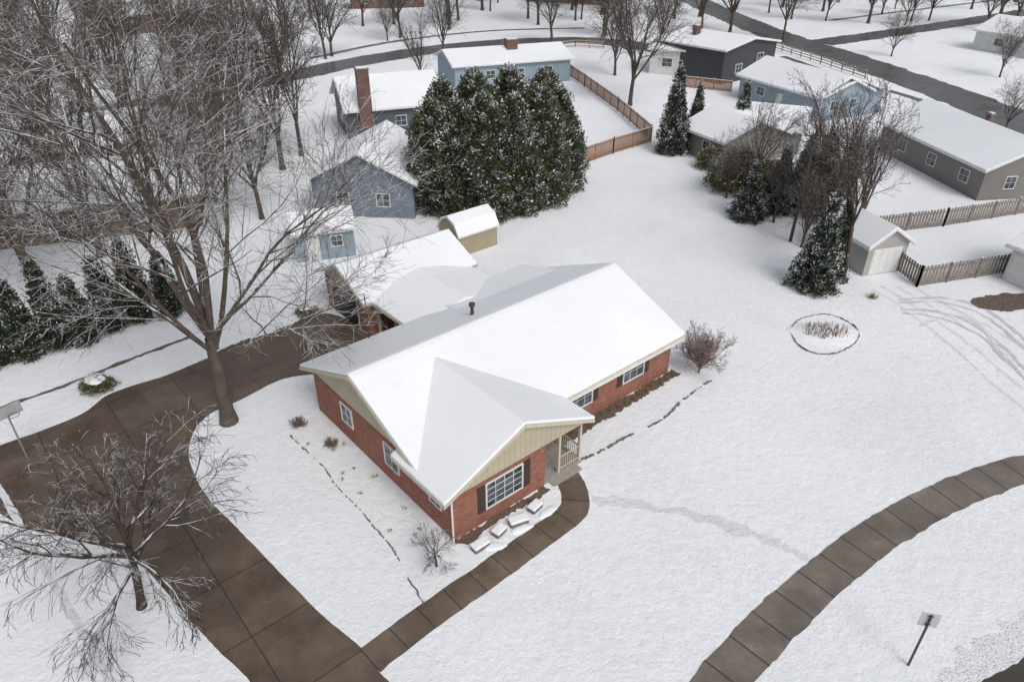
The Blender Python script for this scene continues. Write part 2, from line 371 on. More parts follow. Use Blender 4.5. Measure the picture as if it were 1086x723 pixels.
def gable_roof(par,L,W,eave,rise,ridge,ov=.5,name='roof',off=(0,0),fascia='trim',sth=.14):
    U,V=(L,W) if ridge=='x' else (W,L)
    mp=(lambda u,v,z:(u+off[0],v+off[1],z)) if ridge=='x' else (lambda u,v,z:(v+off[0],u+off[1],z))
    m=rise/(V/2); ze=eave-m*ov; zr=eave+rise
    g=MB(); i=.03
    for v0,v1 in ((-ov,V/2),(V+ov,V/2)):
        g.slab([mp(-ov,v0,ze+.14),mp(U+ov,v0,ze+.14),mp(U+ov,v1,zr+.14),mp(-ov,v1,zr+.14)],.14)
    s=MB(); t=.14+sth; b=.143
    prof=[(-ov+i,ze+t),(V/2,zr+t+.01),(V+ov-i,ze+t),(V+ov-i,ze+b),(V/2,zr+b),(-ov+i,ze+b)]
    s.prism(prof,0 if ridge=='x' else 1,-ov+i+off[0 if ridge=='x' else 1],U+ov-i+off[0 if ridge=='x' else 1])
    r=g.obj(name,[fascia],par); s.obj('roof_snow',['snow'],par,bevel=.04)
    return r
def gable_walls(par,L,W,eave,rise,ridge,wall,gable=None,split=None):
    V=W if ridge=='x' else L; U=L if ridge=='x' else W; ax=0 if ridge=='x' else 1
    sp=split or eave
    w_=MB(); w_.prism([(0,-.3),(V,-.3),(V,sp),(0,sp)],ax,0,U); w_.obj('wall',[wall],par)
    g=MB(); pr=[(0,sp+.003),(V,sp+.003)]
    if eave>sp: pr+=[(V,eave)]
    pr+=[(V/2,eave+rise)]
    if eave>sp: pr+=[(0,eave)]
    g.prism(pr,ax,.002,U-.002); g.obj('gable',[gable or wall],par)
FOOT=[]
def house_at(name,label,cat,p0,p1,W,eave,rise,ridge,wall,gable=None,wins=(),doors=(),chim=(),ov=.5,fascia='trim',L=None):
    a=G(*p0); b=G(*p1); rot=math.atan2(b[1]-a[1],b[0]-a[0]); L=L or math.dist(a,b)
    t=thing(name,label,cat,a,rot); FOOT.append((a,rot,L,W))
    gable_walls(t,L,W,eave,rise,ridge,wall,gable)
    gable_roof(t,L,W,eave,rise,ridge,ov,fascia=fascia)
    for side,pos,wd,z0,z1 in wins:
        c={'y-':(pos*L,0),'y+':(pos*L,W),'x-':(0,pos*W),'x+':(L,pos*W)}[side]
        window(t,c,wd,z0,z1,side)
    for side,pos,wd,z1,mt in doors:
        c={'y-':(pos*L,0),'y+':(pos*L,W),'x-':(0,pos*W),'x+':(L,pos*W)}[side]
        door(t,c,wd,.05,z1,side,mt,(4,4) if wd>1.6 else (2,3),garage=wd>1.6)
    for (cx,cy,cw,z0,z1) in chim: chimney(t,cx*L,cy*W,cw,cw*.8,z0,z1)
    return t

# ---- main ranch house
H=thing('brick_house','red brick ranch house with snow covered gable roofs and beige gables','house',HL(0,0),TH)
q,W_,L_,ww=2.19,9.71,16.72,5.14; ze,zr,zw=2.75,5.0,4.64; ov,og=.6,.18
m1=(zr-ze)/(W_/2+ov); yr=q+W_/2; ye=q-ov
split=2.35
b_=MB(); b_.prism([(q,-.3),(q+W_,-.3),(q+W_,split),(q,split)],0,0,L_); b_.box(0,ww,0.0,q+.01,-.3,split); b_.obj('wall',['brick'],H)
g_=MB(); zt=lambda y:ze-.2+m1*(min(y-ye,q+W_+ov-y))
g_.prism([(q,split+.003),(q+W_,split+.003),(q+W_,zt(q+W_)),(yr,zt(yr)),(q,zt(q))],0,.03,L_-.03)
g_.obj('gable',['beige'],H)
xr=(7.93-.6)/2; mw=(zw-ze)/(xr+.6)
g_=MB(); g_.prism([(-.45,split+.05),(7.78,split+.05),(7.78,ze-.15),(xr,zw-.2),(-.45,ze-.15)],1,-.02,.12); g_.prism([(0.03,split+.003),(ww-.03,split+.003),(ww-.03,3.2),(xr,4.3),(.03,2.7)],1,.13,q); 
g_.obj('gable',['beige'],H)
def my(z): return ye+(z-ze)/m1
R=MB(); S=MB()
def rs(pts,th=.17,st=.17):
    R.slab([(x,y,z-st) for x,y,z in pts],th)
    S.slab(pts,st-.004)
A0,A1=-og-.25,L_+og+.2; yb=q+W_+ov; i_=.03
R.slab([(A0,ye,ze-.17),(A1,ye,ze-.17),(A1,yr,zr-.17),(A0,yr,zr-.17)],.17)
R.slab([(A0,yb,ze-.17),(A1,yb,ze-.17),(A1,yr,zr-.17),(A0,yr,zr-.17)],.17)
S.prism([(ye+i_,ze+.01),(yr-.25,zr-.085),(yr,zr-.01),(yr+.25,zr-.085),(yb-i_,ze+.01),(yb-i_,ze-.155),(yr,zr-.165),(ye+i_,ze-.155)],0,A0+i_,A1-i_)
R.obj('roof',['beigetrim'],H); S.obj('roof_snow',['snow'],H,bevel=.05)
R=MB(); S=MB()
rs([(-.6,-og-.15,ze),(xr,-og-.15,zw),(xr,my(zw)+.15,zw),(0.0,q+1.39,ze+.6*mw),(-.6,q+1.39,ze)])
rs([(7.93,-og-.15,ze),(xr,-og-.15,zw),(xr,my(zw)+.15,zw),(7.93,ye+.25,ze)])
R.obj('roof',['beigetrim'],H); S.obj('roof_snow',['snow'],H,bevel=.05)
e=MB(); e.box(8.8,15.8,q+W_,q+W_+1.7,-.3,2.1); e.obj('wall',['brick'],H)
R=MB(); S=MB(); y1=q+W_+2.2
rs([(8.5,y1,2.60),(16.2,y1,2.60),(16.2,q+W_-1.6,3.56),(8.5,q+W_-1.6,3.56)])
R.obj('roof',['beigetrim'],H); S.obj('roof_snow',['snow'],H,bevel=.05)
p=MB(); p.box(8.1,L_+.2,ye-.11,ye-.01,ze-.34,ze-.2); p.obj('gutter',['trim'],H)
window(H,(2.75,0),2.0,.75,2.1,'y-',3,3,'trim','shutter')
for a in (9.6,13.6): window(H,(a,q),1.6,1.0,2.05,'y-',2,1,'trim','shutter')
window(H,(0,1.2),.8,1.2,2.1,'x-',1,1)
window(H,(0,4.6),1.1,.9,2.1,'x-',1,1)
window(H,(0,8.6),1.0,1.05,2.1,'x-',1,1)
window(H,(L_,6),1.4,1.0,2.1,'x+')
door(H,(6.35,q),.95,.17,2.2,'y-','shutter')
p=MB(); p.box(5.15,7.6,.0,q-.01,-.1,.15); p.box(5.4,7.2,-.4,-.003,-.1,.08); p.obj('porch_floor',['concrete'],H)
for x,y in ((7.45,.1),(6.1,.1),(7.45,q-.15)):
    p=MB(); p.box(x-.06,x+.06,y-.06,y+.06,.15,split+.05); p.obj('porch_post',['beigetrim'],H)
p=MB()
for z in (.3,1.0): p.box(7.42,7.48,.16,q-.21,z,z+.05); p.box(6.16,7.39,.08,.12,z,z+.05)
for i in range(14): y=.25+i*.13; p.box(7.435,7.465,y,y+.03,.35,1.0)
for i in range(8): x=6.25+i*.14; p.box(x,x+.03,.085,.115,.35,1.0)
p.obj('railing',['beigetrim'],H)
p=MB(); p.cyl((-.08,-.08,0),(-.08,-.08,2.5),.045,.045,8); p.obj('downspout',['trim'],H)
p=MB(); p.cyl((7.6,yr+1.3,4.1),(7.6,yr+1.3,5.0),.10,.10,10); p.cyl((7.6,yr+1.3,5.0),(7.6,yr+1.3,5.15),.17,.17,10); p.obj('vent_pipe',['darkwood'],H)
p=MB(); p.cyl((3.5,q+W_+.2,2.5),(3.5,q+W_+.2,5.6),.03,.025,6); p.beam((3.2,q+W_+.2,5.3),(3.8,q+W_+.2,5.3),.03); p.obj('antenna_mast',['darkmetal'],H)

T=thing('brick_garage','brick garage with snowy roof and dark open door on the driveway','garage',HL(5.9,-16.6),TH)
gable_walls(T,7.7,5.2,2.5,1.2,'x','brick','beige',2.35); gable_roof(T,7.7,5.2,2.55,1.2,'x',.45,fascia='beigetrim')
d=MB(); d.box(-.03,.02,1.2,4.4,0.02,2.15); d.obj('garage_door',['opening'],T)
d=MB(); d.box(-.06,.0,1.1,1.2,0,2.25); d.box(-.06,.0,4.4,4.5,0,2.25); d.box(-.06,0,1.2,4.4,2.15,2.25); d.obj('door_frame',['beigetrim'],T)
window(T,(7.7,2.6),1,1.1,2,'x+')
T=thing('breezeway','covered breezeway with snowy low gable roof joining house and garage','breezeway',HL(6.3,-12.0),TH)
b=MB(); b.box(2.2,6.6,0.05,4.4,-.2,2.1); b.obj('wall',['brick'],T)
gable_roof(T,7.0,4.6,2.3,.75,'y',.25,fascia='beigetrim')
b=MB(); b.prism([(0,2.1),(7.0,2.1),(7.0,2.27),(3.5,3.0),(0,2.27)],1,.1,.25); b.obj('gable',['beige'],T)
for y in (.3,2.3,4.3): b=MB(); b.box(.1,.26,y-.08,y+.08,0,2.25); b.obj('post',['beigetrim'],T)
d=door(T,(2.2,2.3),.9,.05,2.0,'x-','trim')

a=G(486,272); b2=G(527,258); rot=math.atan2(b2[1]-a[1],b2[0]-a[0]); 
T=thing('garden_shed','small tan gambrel roofed garden shed with snow on top','shed',G(488,273),rot)
Ls,Ws=3.6,2.6
pr=[(0,0),(Ws,0),(Ws,1.6),(Ws-.5,2.3),(Ws/2,2.7),(.5,2.3),(0,1.6)]
b=MB(); b.prism(pr,0,0,Ls); b.obj('wall',['tan'],T)
b=MB(); b.prism([(-.1,1.53),(.46,2.36),(Ws/2,2.75),(Ws-.46,2.36),(Ws+.1,1.53),(Ws+.1,1.58),(Ws-.46,2.42),(Ws/2,2.81),(.46,2.42),(-.1,1.58)],0,-.15,Ls+.15); b.obj('roof',['trim'],T)
b=MB(); b.prism([(-.09,1.6),(.45,2.43),(Ws/2,2.82),(Ws-.45,2.43),(Ws+.09,1.6),(Ws+.12,1.68),(Ws-.42,2.56),(Ws/2,2.96),(.42,2.56),(-.12,1.68)],0,-.14,Ls+.14); b.obj('roof_snow',['snow'],T,bevel=.02)
door(T,(0,1.3),1.4,.05,1.7,'x-','tan',(2,1))

# ---- neighbours
house_at('blue_house','steel blue sided house with snow covered gable roof','house',(335,228),(440,232),9,3.2,2.2,'y','blue',None,
   [('y-',.3,1.1,1,2.1),('y-',.7,1.1,1,2.1)],[],[])
house_at('blue_shed','small light blue shed with snowy roof beside the garage','shed',(316,279),(378,271),4,2.2,.8,'x','lblue',None,[('y-',.7,.8,1,1.8)],[('y-',.3,.9,1.9,'trim')],ov=.25)
house_at('dark_slate_house','dark slate house with tall brick chimney and snowy roof','house',(372,150),(470,140),9,3.4,2.4,'x','slate',None,
   [('y-',.2,1.2,1.2,2.3),('y-',.55,1.2,1.2,2.3),('x-',.5,1.2,1.2,2.3)],[],[(.18,-.06,1.3,0,7.6)])
house_at('blue_ranch_house','pale blue ranch house with low snowy roof and brick chimney','house',(483,96),(604,86),9,3.2,1.3,'x','lblue',None,
   [('y-',.3,1.4,1.2,2.3),('y-',.55,1.4,1.2,2.3),('y-',.8,1.4,1.2,2.3)],[],[(.55,.4,1.6,3,5.6)])
house_at('brown_brick_house','long muted brown brick ranch house under a snow covered roof','house',(-60,272),(215,240),9,2.9,1.9,'x','tanbrick',None,
   [('y-',.2,1.6,1,2.1),('y-',.35,1.2,1,2.1),('y-',.55,1.6,1,2.1),('y-',.8,1.6,1,2.1)],[('y-',.45,1,2.1,'darkmetal')],[(.6,.6,1,2,5.4)],fascia='concrete')
house_at('snowy_roofed_house','dark brick house with broad snow covered roof among trees','house',(20,198),(170,174),8,2.9,1.8,'x','darkbrick',None,[('y-',.3,1.6,1,2.1),('y-',.7,1.6,1,2.1)])
house_at('white_house','white sided house with low snowy roof behind a fence','house',(688,78),(762,84),10,3.6,1.0,'x','white',None,
   [('y-',.25,1.5,1.2,2.4),('y-',.7,1.5,1.2,2.4)])
house_at('charcoal_house','charcoal sided modern house with low snowy roof','house',(764,90),(818,78),12,4.6,1.0,'y','dark',None,
   [('y-',.3,1.5,1.2,2.4),('y-',.7,1.5,2.2,3.4)],[],[(.3,.7,1.0,4,6.6)])
house_at('light_blue_house','light blue sided house with long snow covered roof','house',(782,104),(862,130),8.5,3,1.8,'x','lblue',None,
   [('y-',.3,1.4,1.2,2.2),('x+',.35,1.4,1.1,2.2),('x+',.7,1.0,1.1,2.2)],[('y-',.55,1,2.1,'trim')],[])
house_at('light_blue_garage','light blue garage wing with snowy gable roof','garage',(866,129),(931,120),7,2.8,1.6,'y','lblue',None,[('y-',.5,1.0,1.2,2)],[])
house_at('tan_garage','grey sided garage with snow covered gable roof','garage',(722,160),(764,178),8,2.6,1.5,'x','grey',None,[('y-',.6,1,1.2,2)])
house_at('tan_cottage','low grey cottage with wide snowy roof','house',(775,156),(845,164),7,2.5,1.4,'x','grey',None,[('y-',.6,1,1.2,2)])
house_at('grey_ranch_house','grey sided ranch house with snowy roof and white windows','house',(930,158),(1035,213),9,2.9,1.9,'x','grey',None,
   [('y-',.25,1.2,1,2.1),('y-',.55,1.2,1,2.1),('y-',.85,1.2,1,2.1),('x+',.3,1.0,1,2.1),('x+',.7,1.0,1,2.1)],[],[(.5,.6,.6,4,5.4)])
house_at('small_garage','small pale grey garage with snowy roof beside a fence','garage',(914,293),(955,287),5,2.3,1.1,'y','palegrey',None,[],[('y-',.5,2.4,2.0,'trim')],ov=.3)
house_at('white_garage','white two door garage with snowy roof','garage',(1062,296),(1140,330),6,2.6,1.4,'x','white','dark',[],[('y-',.3,2.6,2.1,'trim'),('y-',.75,2.6,2.1,'trim')],ov=.4)
house_at('pale_house','pale sided house with snow covered roof by the street','house',(1030,52),(1120,68),10,3.2,2,'x','white',None,[('y-',.3,1.5,1.2,2.3),('y-',.7,1.5,1.2,2.3)])
house_at('red_brick_house','far red brick house with snowy roof','house',(372,10),(450,8),9,4.6,2,'x','darkbrick',None,[('y-',.2,1.5,1.2,2.4),('y-',.5,1.5,1.2,2.4),('y-',.8,1.5,1.2,2.4)])
house_at('red_brick_house','far red brick house with snowy roof','house',(120,40),(230,26),9,3.6,2,'x','darkbrick',None,[('y-',.2,1.5,1.2,2.4),('y-',.5,1.5,1.2,2.4),('y-',.8,1.5,1.2,2.4)])
house_at('brown_brick_house','far brown brick house with snowy roof','house',(-60,90),(40,78),9,3,2,'x','tanbrick',None,[('y-',.3,1.5,1.2,2.3),('y-',.7,1.5,1.2,2.3)])
house_at('brown_brick_house','far brown brick house with snowy roof','house',(560,2),(640,6),9,3,2,'x','tanbrick',None,[('y-',.3,1.5,1.2,2.3),('y-',.7,1.5,1.2,2.3)])

# ------------------------------------------------------------------ fences
def fence(name,label,pts,h,mat,style='privacy'):
    P=[G(*p) for p in pts]; t=thing(name,label,'fence',P[0]); o=P[0]
    pan=MB()
    for a,b in zip(P[:-1],P[1:]):
        d=math.dist(a,b); n=max(1,int(d/2.4)); ux,uy=(b[0]-a[0])/d,(b[1]-a[1])/d
        for i in range(n+1):
            x,y=a[0]+ux*d*i/n-o[0],a[1]+uy*d*i/n-o[1]
            m=MB(); m.box(x-.06,x+.06,y-.06,y+.06,0,h+.06,0); m.box(x-.07,x+.07,y-.07,y+.07,h+.06,h+.11,1); m.obj('fence_post',[mat,'snow'],t)
        A=lambda s,z:(a[0]+ux*s-o[0],a[1]+uy*s-o[1],z)
        if style=='rail':
            for z in (.35,.75,1.1): pan.beam(A(0,z),A(d,z),.06,0,.12); pan.beam(A(0,z+.08),A(d,z+.08),.05,1,.03)
        else:
            for z in (.3,h-.25): pan.beam(A(0,z),A(d,z),.05,0,.09)
            st=.17 if style=='privacy' else .30; k=int(d/st)
            for i in range(k):
                s=i*st+.05; w_=st*.8
                hh=h+random.uniform(-.03,.03)
                pan.add([A(s,.05),A(s+w_,.05),A(s+w_,hh),A(s+w_/2,hh+.06),A(s,hh)],[(0,1,2,3,4)],0)
            if style=='privacy': pan.beam(A(0,h+.02),A(d,h+.02),.07,1,.05)
    pan.obj('fence_panel',[mat,'snow'],t)
random.seed(5)
fence('wooden_fence','orange brown wooden privacy fence along the back lawn',[(610,177),(650,163),(690,151)],1.7,'redwood')
fence('wooden_fence','orange brown wooden privacy fence along the back lawn',[(690,149),(655,118),(620,92),(600,78)],1.7,'redwood')
fence('wooden_fence','brown plank fence by the white house',[(720,92),(775,98)],1.5,'redwood')
fence('rail_fence','brown split rail fence beside the street',[(820,52),(870,68),(917,84)],1.2,'redwood','rail')
fence('rail_fence','brown split rail fence beside the street',[(575,55),(610,50),(640,52)],1.2,'redwood','rail')
fence('picket_fence','weathered grey picket fence in the snow',[(920,249),(1000,240),(1100,224)],1.5,'wood','picket')
fence('picket_fence','weathered grey picket fence in the snow',[(950,287),(972,304),(1064,290)],1.5,'wood','picket')

# ------------------------------------------------------------------ trees
def tube(acc,pts,rad,n):
    P=np.array(pts); k=len(P); D=np.gradient(P,axis=0); D/=np.linalg.norm(D,axis=1)[:,None]+1e-9
    ref=np.array([.31,.95,.1]); 
    if abs(D[0]@ref)>.9: ref=np.array([1.,0,0])
    X=np.cross(D,ref); X/=np.linalg.norm(X,axis=1)[:,None]+1e-9; Y=np.cross(D,X)
    an=np.arange(n)*2*np.pi/n+.3
    V=P[:,None,:]+np.array(rad)[:,None,None]*(np.cos(an)[None,:,None]*X[:,None,:]+np.sin(an)[None,:,None]*Y[:,None,:])
    o=acc[2]; acc[0].append(V.reshape(-1,3)); acc[2]+=k*n
    i=np.arange(k-1)[:,None]*n; j=np.arange(n)[None,:]; jn=(j+1)%n
    acc[1].append(np.stack([o+i+j,o+i+jn,o+i+n+jn,o+i+n+j],-1).reshape(-1,4))
def acc_obj(acc,name,mat,parent):
    V=np.concatenate(acc[0]); Fc=np.concatenate(acc[1])
    me=bpy.data.meshes.new(name); me.from_pydata(V.tolist(),[],Fc.tolist()); me.materials.append(M[mat])
    me.polygons.foreach_set('use_smooth',[True]*len(me.polygons))
    o=link(bpy.data.objects.new(name,me)); o.parent=parent; return o
def rotdir(d,ang,rng):
    d=d/np.linalg.norm(d); r=rng.normal(size=3); a=np.cross(d,r); a/=np.linalg.norm(a); 
    return d*math.cos(ang)+a*math.sin(ang)
def bare_tree(parent,seed,trunkH,r0,limbs,limbL,limbAng,lv,mat,trop=.04,wob=.10,minr=.012,lean=(0,0),leader=True,droop=0,t0=.15,limblist=None):
    rng=np.random.default_rng(seed); T=[[],[],0]; Cc=[[],[],0]
    n=6; pts=[np.array([0,0,-.1])]; d=np.array([lean[0],lean[1],1.]); d/=np.linalg.norm(d)
    for i in range(n): d=d+rng.normal(size=3)*.03; d/=np.linalg.norm(d); pts.append(pts[-1]+d*trunkH/n)
    rad=[r0*1.35]+[r0*(1-.25*i/n) for i in range(1,n+1)]
    tube(T,pts,rad,10)
    def rec(p,d,L,r,lev):
        ns=(8,5,4,3,2)[min(lev,4)]; P=[p]; dd=d.copy(); ds=[dd]
        for i in range(ns):
            dd=dd+rng.normal(size=3)*wob*(1+.35*lev)+np.array([0,0,trop-(droop*(lev+.5*i/ns))]); dd/=np.linalg.norm(dd); P.append(P[-1]+dd*L/ns); ds.append(dd)
        R_=[max(minr*.7,r*(1-.78*i/ns)) for i in range(ns+1)]
        tube(Cc if lev>0 else T,P,R_,(7,5,3,3,3)[min(lev,4)])
        if lev>=len(lv): return
        c,a,ra=lv[lev]; ts=t0 if lev==0 else .15
        for i in range(c):
            t=ts+(.98-ts)*(i+rng.uniform(0,1))/c; x=t*ns; k=min(ns-1,int(x)); f=x-k
            q_=P[k]*(1-f)+P[k+1]*f; rr=R_[k]*(1-f)+R_[k+1]*f
            rec(q_,rotdir(ds[k+1],a*rng.uniform(.6,1.35),rng),L*ra*rng.uniform(.7,1.3)*(1.2-.6*t),max(minr,rr*.58),lev+1)
    if limblist:
        for (azd,an,L,rf,drop) in limblist:
            az=math.radians(azd); dv=np.array([math.sin(an)*math.cos(az),math.sin(an)*math.sin(az),math.cos(an)])
            rec(pts[-1-drop]*1.0,dv,L,r0*rf,0)
    else:
      for i in range(limbs):
        az=2*math.pi*(i+rng.uniform(-.25,.25))/limbs; an=limbAng*rng.uniform(.5,1.35)
        if leader and i==0: an=.08
        dv=np.array([math.sin(an)*math.cos(az),math.sin(an)*math.sin(az),math.cos(an)])
        rec(pts[-1-(i%3)]*1.0,dv,limbL*rng.uniform(.75,1.1),r0*rng.uniform(.38,.6),0)
    a=acc_obj(T,'trunk',mat,parent); b=acc_obj(Cc,'crown',mat,parent); return a,b
t=thing('bare_tree','tall bare deciduous tree with snow dusted limbs beside the driveway','tree',G(243,447))
bare_tree(t,12,5.0,.38,7,15,.5,[(10,.68,.46),(9,.75,.52),(5,.75,.52)],'bark',.028,.085,.011,t0=.24,
   limblist=[(200,.10,15.5,.58,0),(175,.50,14,.48,0),(5,.42,15,.50,0),(60,.50,13,.38,1),(300,.38,12.5,.36,0),(240,.60,11.5,.32,1),(120,.45,13,.38,0),(-15,.98,10,.27,1),(25,.85,12,.30,0),(165,.9,10,.26,1),(330,.65,12,.3,0)])
t=thing('small_bare_tree','small spreading ornamental tree with dark arching drooping snow lined twigs','tree',G(150,643))
bare_tree(t,24,3.5,.16,11,4.3,1.1,[(8,.55,.55),(6,.6,.55),(3,.6,.55)],'barkdark',.06,.10,.012,droop=.095,lean=(.1,0.02))
specs=[(31,4,.26,7,9.5,.5,[(9,.65,.5),(7,.75,.5),(4,.75,.5)]),(37,3,.22,7,8.5,.6,[(9,.65,.5),(7,.75,.5),(3,.7,.5)]),(41,5,.28,6,11,.38,[(10,.65,.42),(7,.75,.5),(4,.75,.5)]),(47,6,.22,5,8.5,.3,[(8,.55,.38),(6,.7,.5),(3,.7,.5)])]
pos=[(46,322,1.15,2),(-45,345,1.2,0),(62,200,1.1,1),(-20,180,1.2,2),(140,150,1.1,0),(205,120,1.0,1),(262,150,1.1,2),(300,95,1.,0),(352,60,1.05,1),(120,85,1.1,2),(60,70,1.1,0),(180,55,1.1,1),(250,45,1.1,2),(20,40,1.,1),
 (425,40,1.1,0),(470,60,.9,1),(486,22,1.1,2),(560,20,1.15,0),(610,22,1.2,1),(585,46,.9,2),(640,40,1.25,2),(668,112,1.05,0),(652,80,1.0,1),(700,60,1.1,1),(715,20,1.2,2),(660,10,1.1,0),(830,44,.95,0),(775,10,1.1,1),(830,8,1.1,2),(880,6,1.0,0),
 (893,300,.85,3),(878,258,.85,3),(908,265,.75,3),(850,262,.6,1),(870,240,.7,0),(820,236,.5,1),(945,60,.6,1),(985,22,.8,0),(1030,10,1.0,2),(1060,82,.7,1),(1075,28,.9,0),(1065,140,.55,1),(770,210,.5,1),(800,195,.6,0),(520,12,1.1,1),(330,20,1.2,2),(385,28,1.1,0),(230,215,.95,1),(15,120,1.,1),(90,130,1.0,0),(935,15,.9,1),
 (278,232,.9,0),(-30,300,1.0,1),(110,272,.75,2),(180,262,.8,3),(320,165,.9,2),(452,120,.8,3),(236,262,.7,3)]
rnd=random.Random(3); base={}
def clear(x,y,m=1.6):
    for (a,r,L,W) in FOOT:
        dx,dy=x-a[0],y-a[1]; u=dx*math.cos(r)+dy*math.sin(r); v=-dx*math.sin(r)+dy*math.cos(r)
        if -m<u<L+m and -m<v<W+m: return False
    for P,hw in ROADS:
        for p in P:
            if math.dist(p,(x,y))<hw+1.5: return False
    return True
extra=[]; tries=0
while len(extra)<74 and tries<3000:
    tries+=1; r=rnd.random()
    if r<.5: px=(rnd.uniform(-80,430),rnd.uniform(0,215))
    elif r<.8: px=(rnd.uniform(400,800),rnd.uniform(-20,44))
    else: px=(rnd.uniform(800,1086),rnd.uniform(-20,34))
    xy=G(*px)
    if clear(*xy) and all(math.dist(xy,e[0])>5.0 for e in extra): extra.append((xy,rnd.choice((.7,.9,1.1,1.25,1.45)) if px[1]<60 else rnd.uniform(.8,1.15),rnd.randrange(3)))
allp=[(G(x,y),s,k) for x,y,s,k in pos]+extra
for (xy,s,k) in allp:
    sc=(s*rnd.uniform(.85,1.1),s*rnd.uniform(.85,1.1),s*rnd.uniform(.85,1.15))
    t=thing('bare_tree','bare leafless tree with snow on its branches','tree',xy,rnd.uniform(0,6.28),group='bare trees of the neighbourhood',scale=sc)
    if k not in base:
        base[k]=bare_tree(t,*specs[k],'barkfar',.04,.09,.02)
    else:
        for o in base[k]:
            c=o.copy(); c.parent=t; SC.collection.objects.link(c)
t=thing('bare_shrub','rounded leafless reddish grey shrub dusted with snow','shrub',G(741,395))
bare_tree(t,51,.5,.07,20,2.1,.72,[(10,.55,.42),(6,.7,.5),(3,.7,.5)],'shrubbark',.085,.09,.009)
for (x,y,s) in ((318,452,.9),(352,473,.75)):
    t=thing('small_shrub','small brown leafless shrub beside the brick wall','shrub',G(x,y),group='foundation shrubs')
    bare_tree(t,int(x),.05,.03,16,.6*s,.8,[(9,.5,.5),(6,.6,.5)],'shrubbark',.03,.1,.008)
t=thing('young_tree','tiny bare ornamental tree in the front bed','tree',G(463,600))
bare_tree(t,77,.9,.05,8,1.2,1.1,[(8,.7,.5),(6,.7,.5)],'barkdark',.0,.1,.009)

def evergreen(seed,Hh,R_,shape,n,leafs,mats,snowp,blade=1.0):
    rng=np.random.default_rng(seed)
    z=rng.beta(1.2,1.3,n) if shape!='cone' else 1-np.sqrt(rng.uniform(0,1,n))
    z=np.clip(z,0,.998)
    def prof(z):
        if shape=='cone': return (1-z)**.85*(.9+.1*np.sin(z*40))+.03
        if shape=='dome': return np.sqrt(np.clip(1-(z*1.0)**2.2,0,1))
        if shape=='round': return np.clip(1-np.clip((z-.32)/.68,0,1)**1.9,0,1)**.66*(.88+.12*np.clip(z*2.5,0,1))
        if shape=='flame': return np.clip(1-z,0,1)**.7*(.75+.5*np.sin(np.clip(z,0,1)*2.6))*.95
        return np.clip((1-z**3.0),0,1)**.6*(.82+.25*np.sin(np.clip(z,0,1)*3.0))
    th=rng.uniform(0,2*np.pi,n)
    rag=2.2 if shape=='cone' else 1.2
    bum=1+.16*np.sin(th*3+seed+z*5)+.12*rag*np.sin(th*7+seed*2+z*11)+.08*rag*np.sin(th*13-z*23)
    rr=prof(z)*R_*bum*rng.uniform(.7,1.05,n)
    Cn0=np.stack([rr*np.cos(th),rr*np.sin(th),z*Hh*(1+.05*np.sin(th*5+seed))+.1],-1)
    out0=np.stack([np.cos(th),np.sin(th),.6+.8*z],-1)
    Cn=np.repeat(Cn0,leafs,0)+rng.normal(size=(n*leafs,3))*.17*blade; out=np.repeat(out0,leafs,0)+rng.normal(size=(n*leafs,3))*.5
    out/=np.linalg.norm(out,axis=1)[:,None]
    tt=np.cross(out,rng.normal(size=out.shape)); tt/=np.linalg.norm(tt,axis=1)[:,None]
    s1=rng.uniform(.11,.24,(len(Cn),1))*blade; s2=s1*rng.uniform(.3,.5,(len(Cn),1))
    V=np.stack([Cn-tt*s2*.6,Cn+out*s1*.9-tt*s2,Cn+out*s1*1.5,Cn+out*s1*.8+tt*s2],1).reshape(-1,3)
    m=len(Cn); Fc=np.arange(4*m).reshape(-1,4)
    clr=np.repeat(rng.uniform(0,1,n),leafs)
    f0=np.sin(Cn0[:,0]*3.1+seed)*np.sin(Cn0[:,1]*2.9+1)*np.sin(Cn0[:,2]*3.7)
    cs=(f0+rng.normal(size=n)*.35>.95-2.2*snowp)
    mi=np.where(clr<.5,0,1)
    mi=np.where(np.repeat(cs,leafs)&(rng.uniform(0,1,m)<.62),2,mi)
    mi=np.where(rng.uniform(0,1,m)<snowp*.25,2,mi)
    ns=14; zs=[.0,.12,.3,.5,.7,.85,.95]
    rings=[[ (prof(np.array(zz))*R_*.66*math.cos(2*math.pi*i/ns),prof(np.array(zz))*R_*.66*math.sin(2*math.pi*i/ns),zz*Hh+.1) for i in range(ns)] for zz in zs]
    cv=[p for r in rings for p in r]; cf=[(k*ns+i,k*ns+(i+1)%ns,(k+1)*ns+(i+1)%ns,(k+1)*ns+i) for k in range(len(zs)-1) for i in range(ns)]+[tuple((len(zs)-1)*ns+i for i in range(ns))]
    me=bpy.data.meshes.new('crown'); o0=4*m
    me.from_pydata(V.tolist()+[tuple(float(x) for x in p) for p in cv],[],Fc.tolist()+[tuple(o0+i for i in f) for f in cf])
    for mm in mats: me.materials.append(M[mm])
    me.polygons.foreach_set('material_index',mi.tolist()+[0]*len(cf))
    tk=MB(); tk.cyl((0,0,-.1),(0,0,Hh*.5),.18,.08,8)
    tm=bpy.data.meshes.new('trunk'); tm.from_pydata(tk.v,[],tk.f); tm.materials.append(M['barkdark'])
    return me,tm
EV={}
EV['arbA']=evergreen(1,10,2.35,'round',3800,10,['leafA','leafB','leafS'],.23,.85)
EV['arbB']=evergreen(2,10,2.15,'round',3500,10,['leafA','leafB','leafS'],.27,.85)
EV['hedge']=evergreen(3,5,.85,'flame',1100,8,['leafC','leafA','leafS'],.20,.62)
EV['cone']=evergreen(4,8,1.9,'cone',2300,9,['leafC','leafA','leafS'],.30,.8)
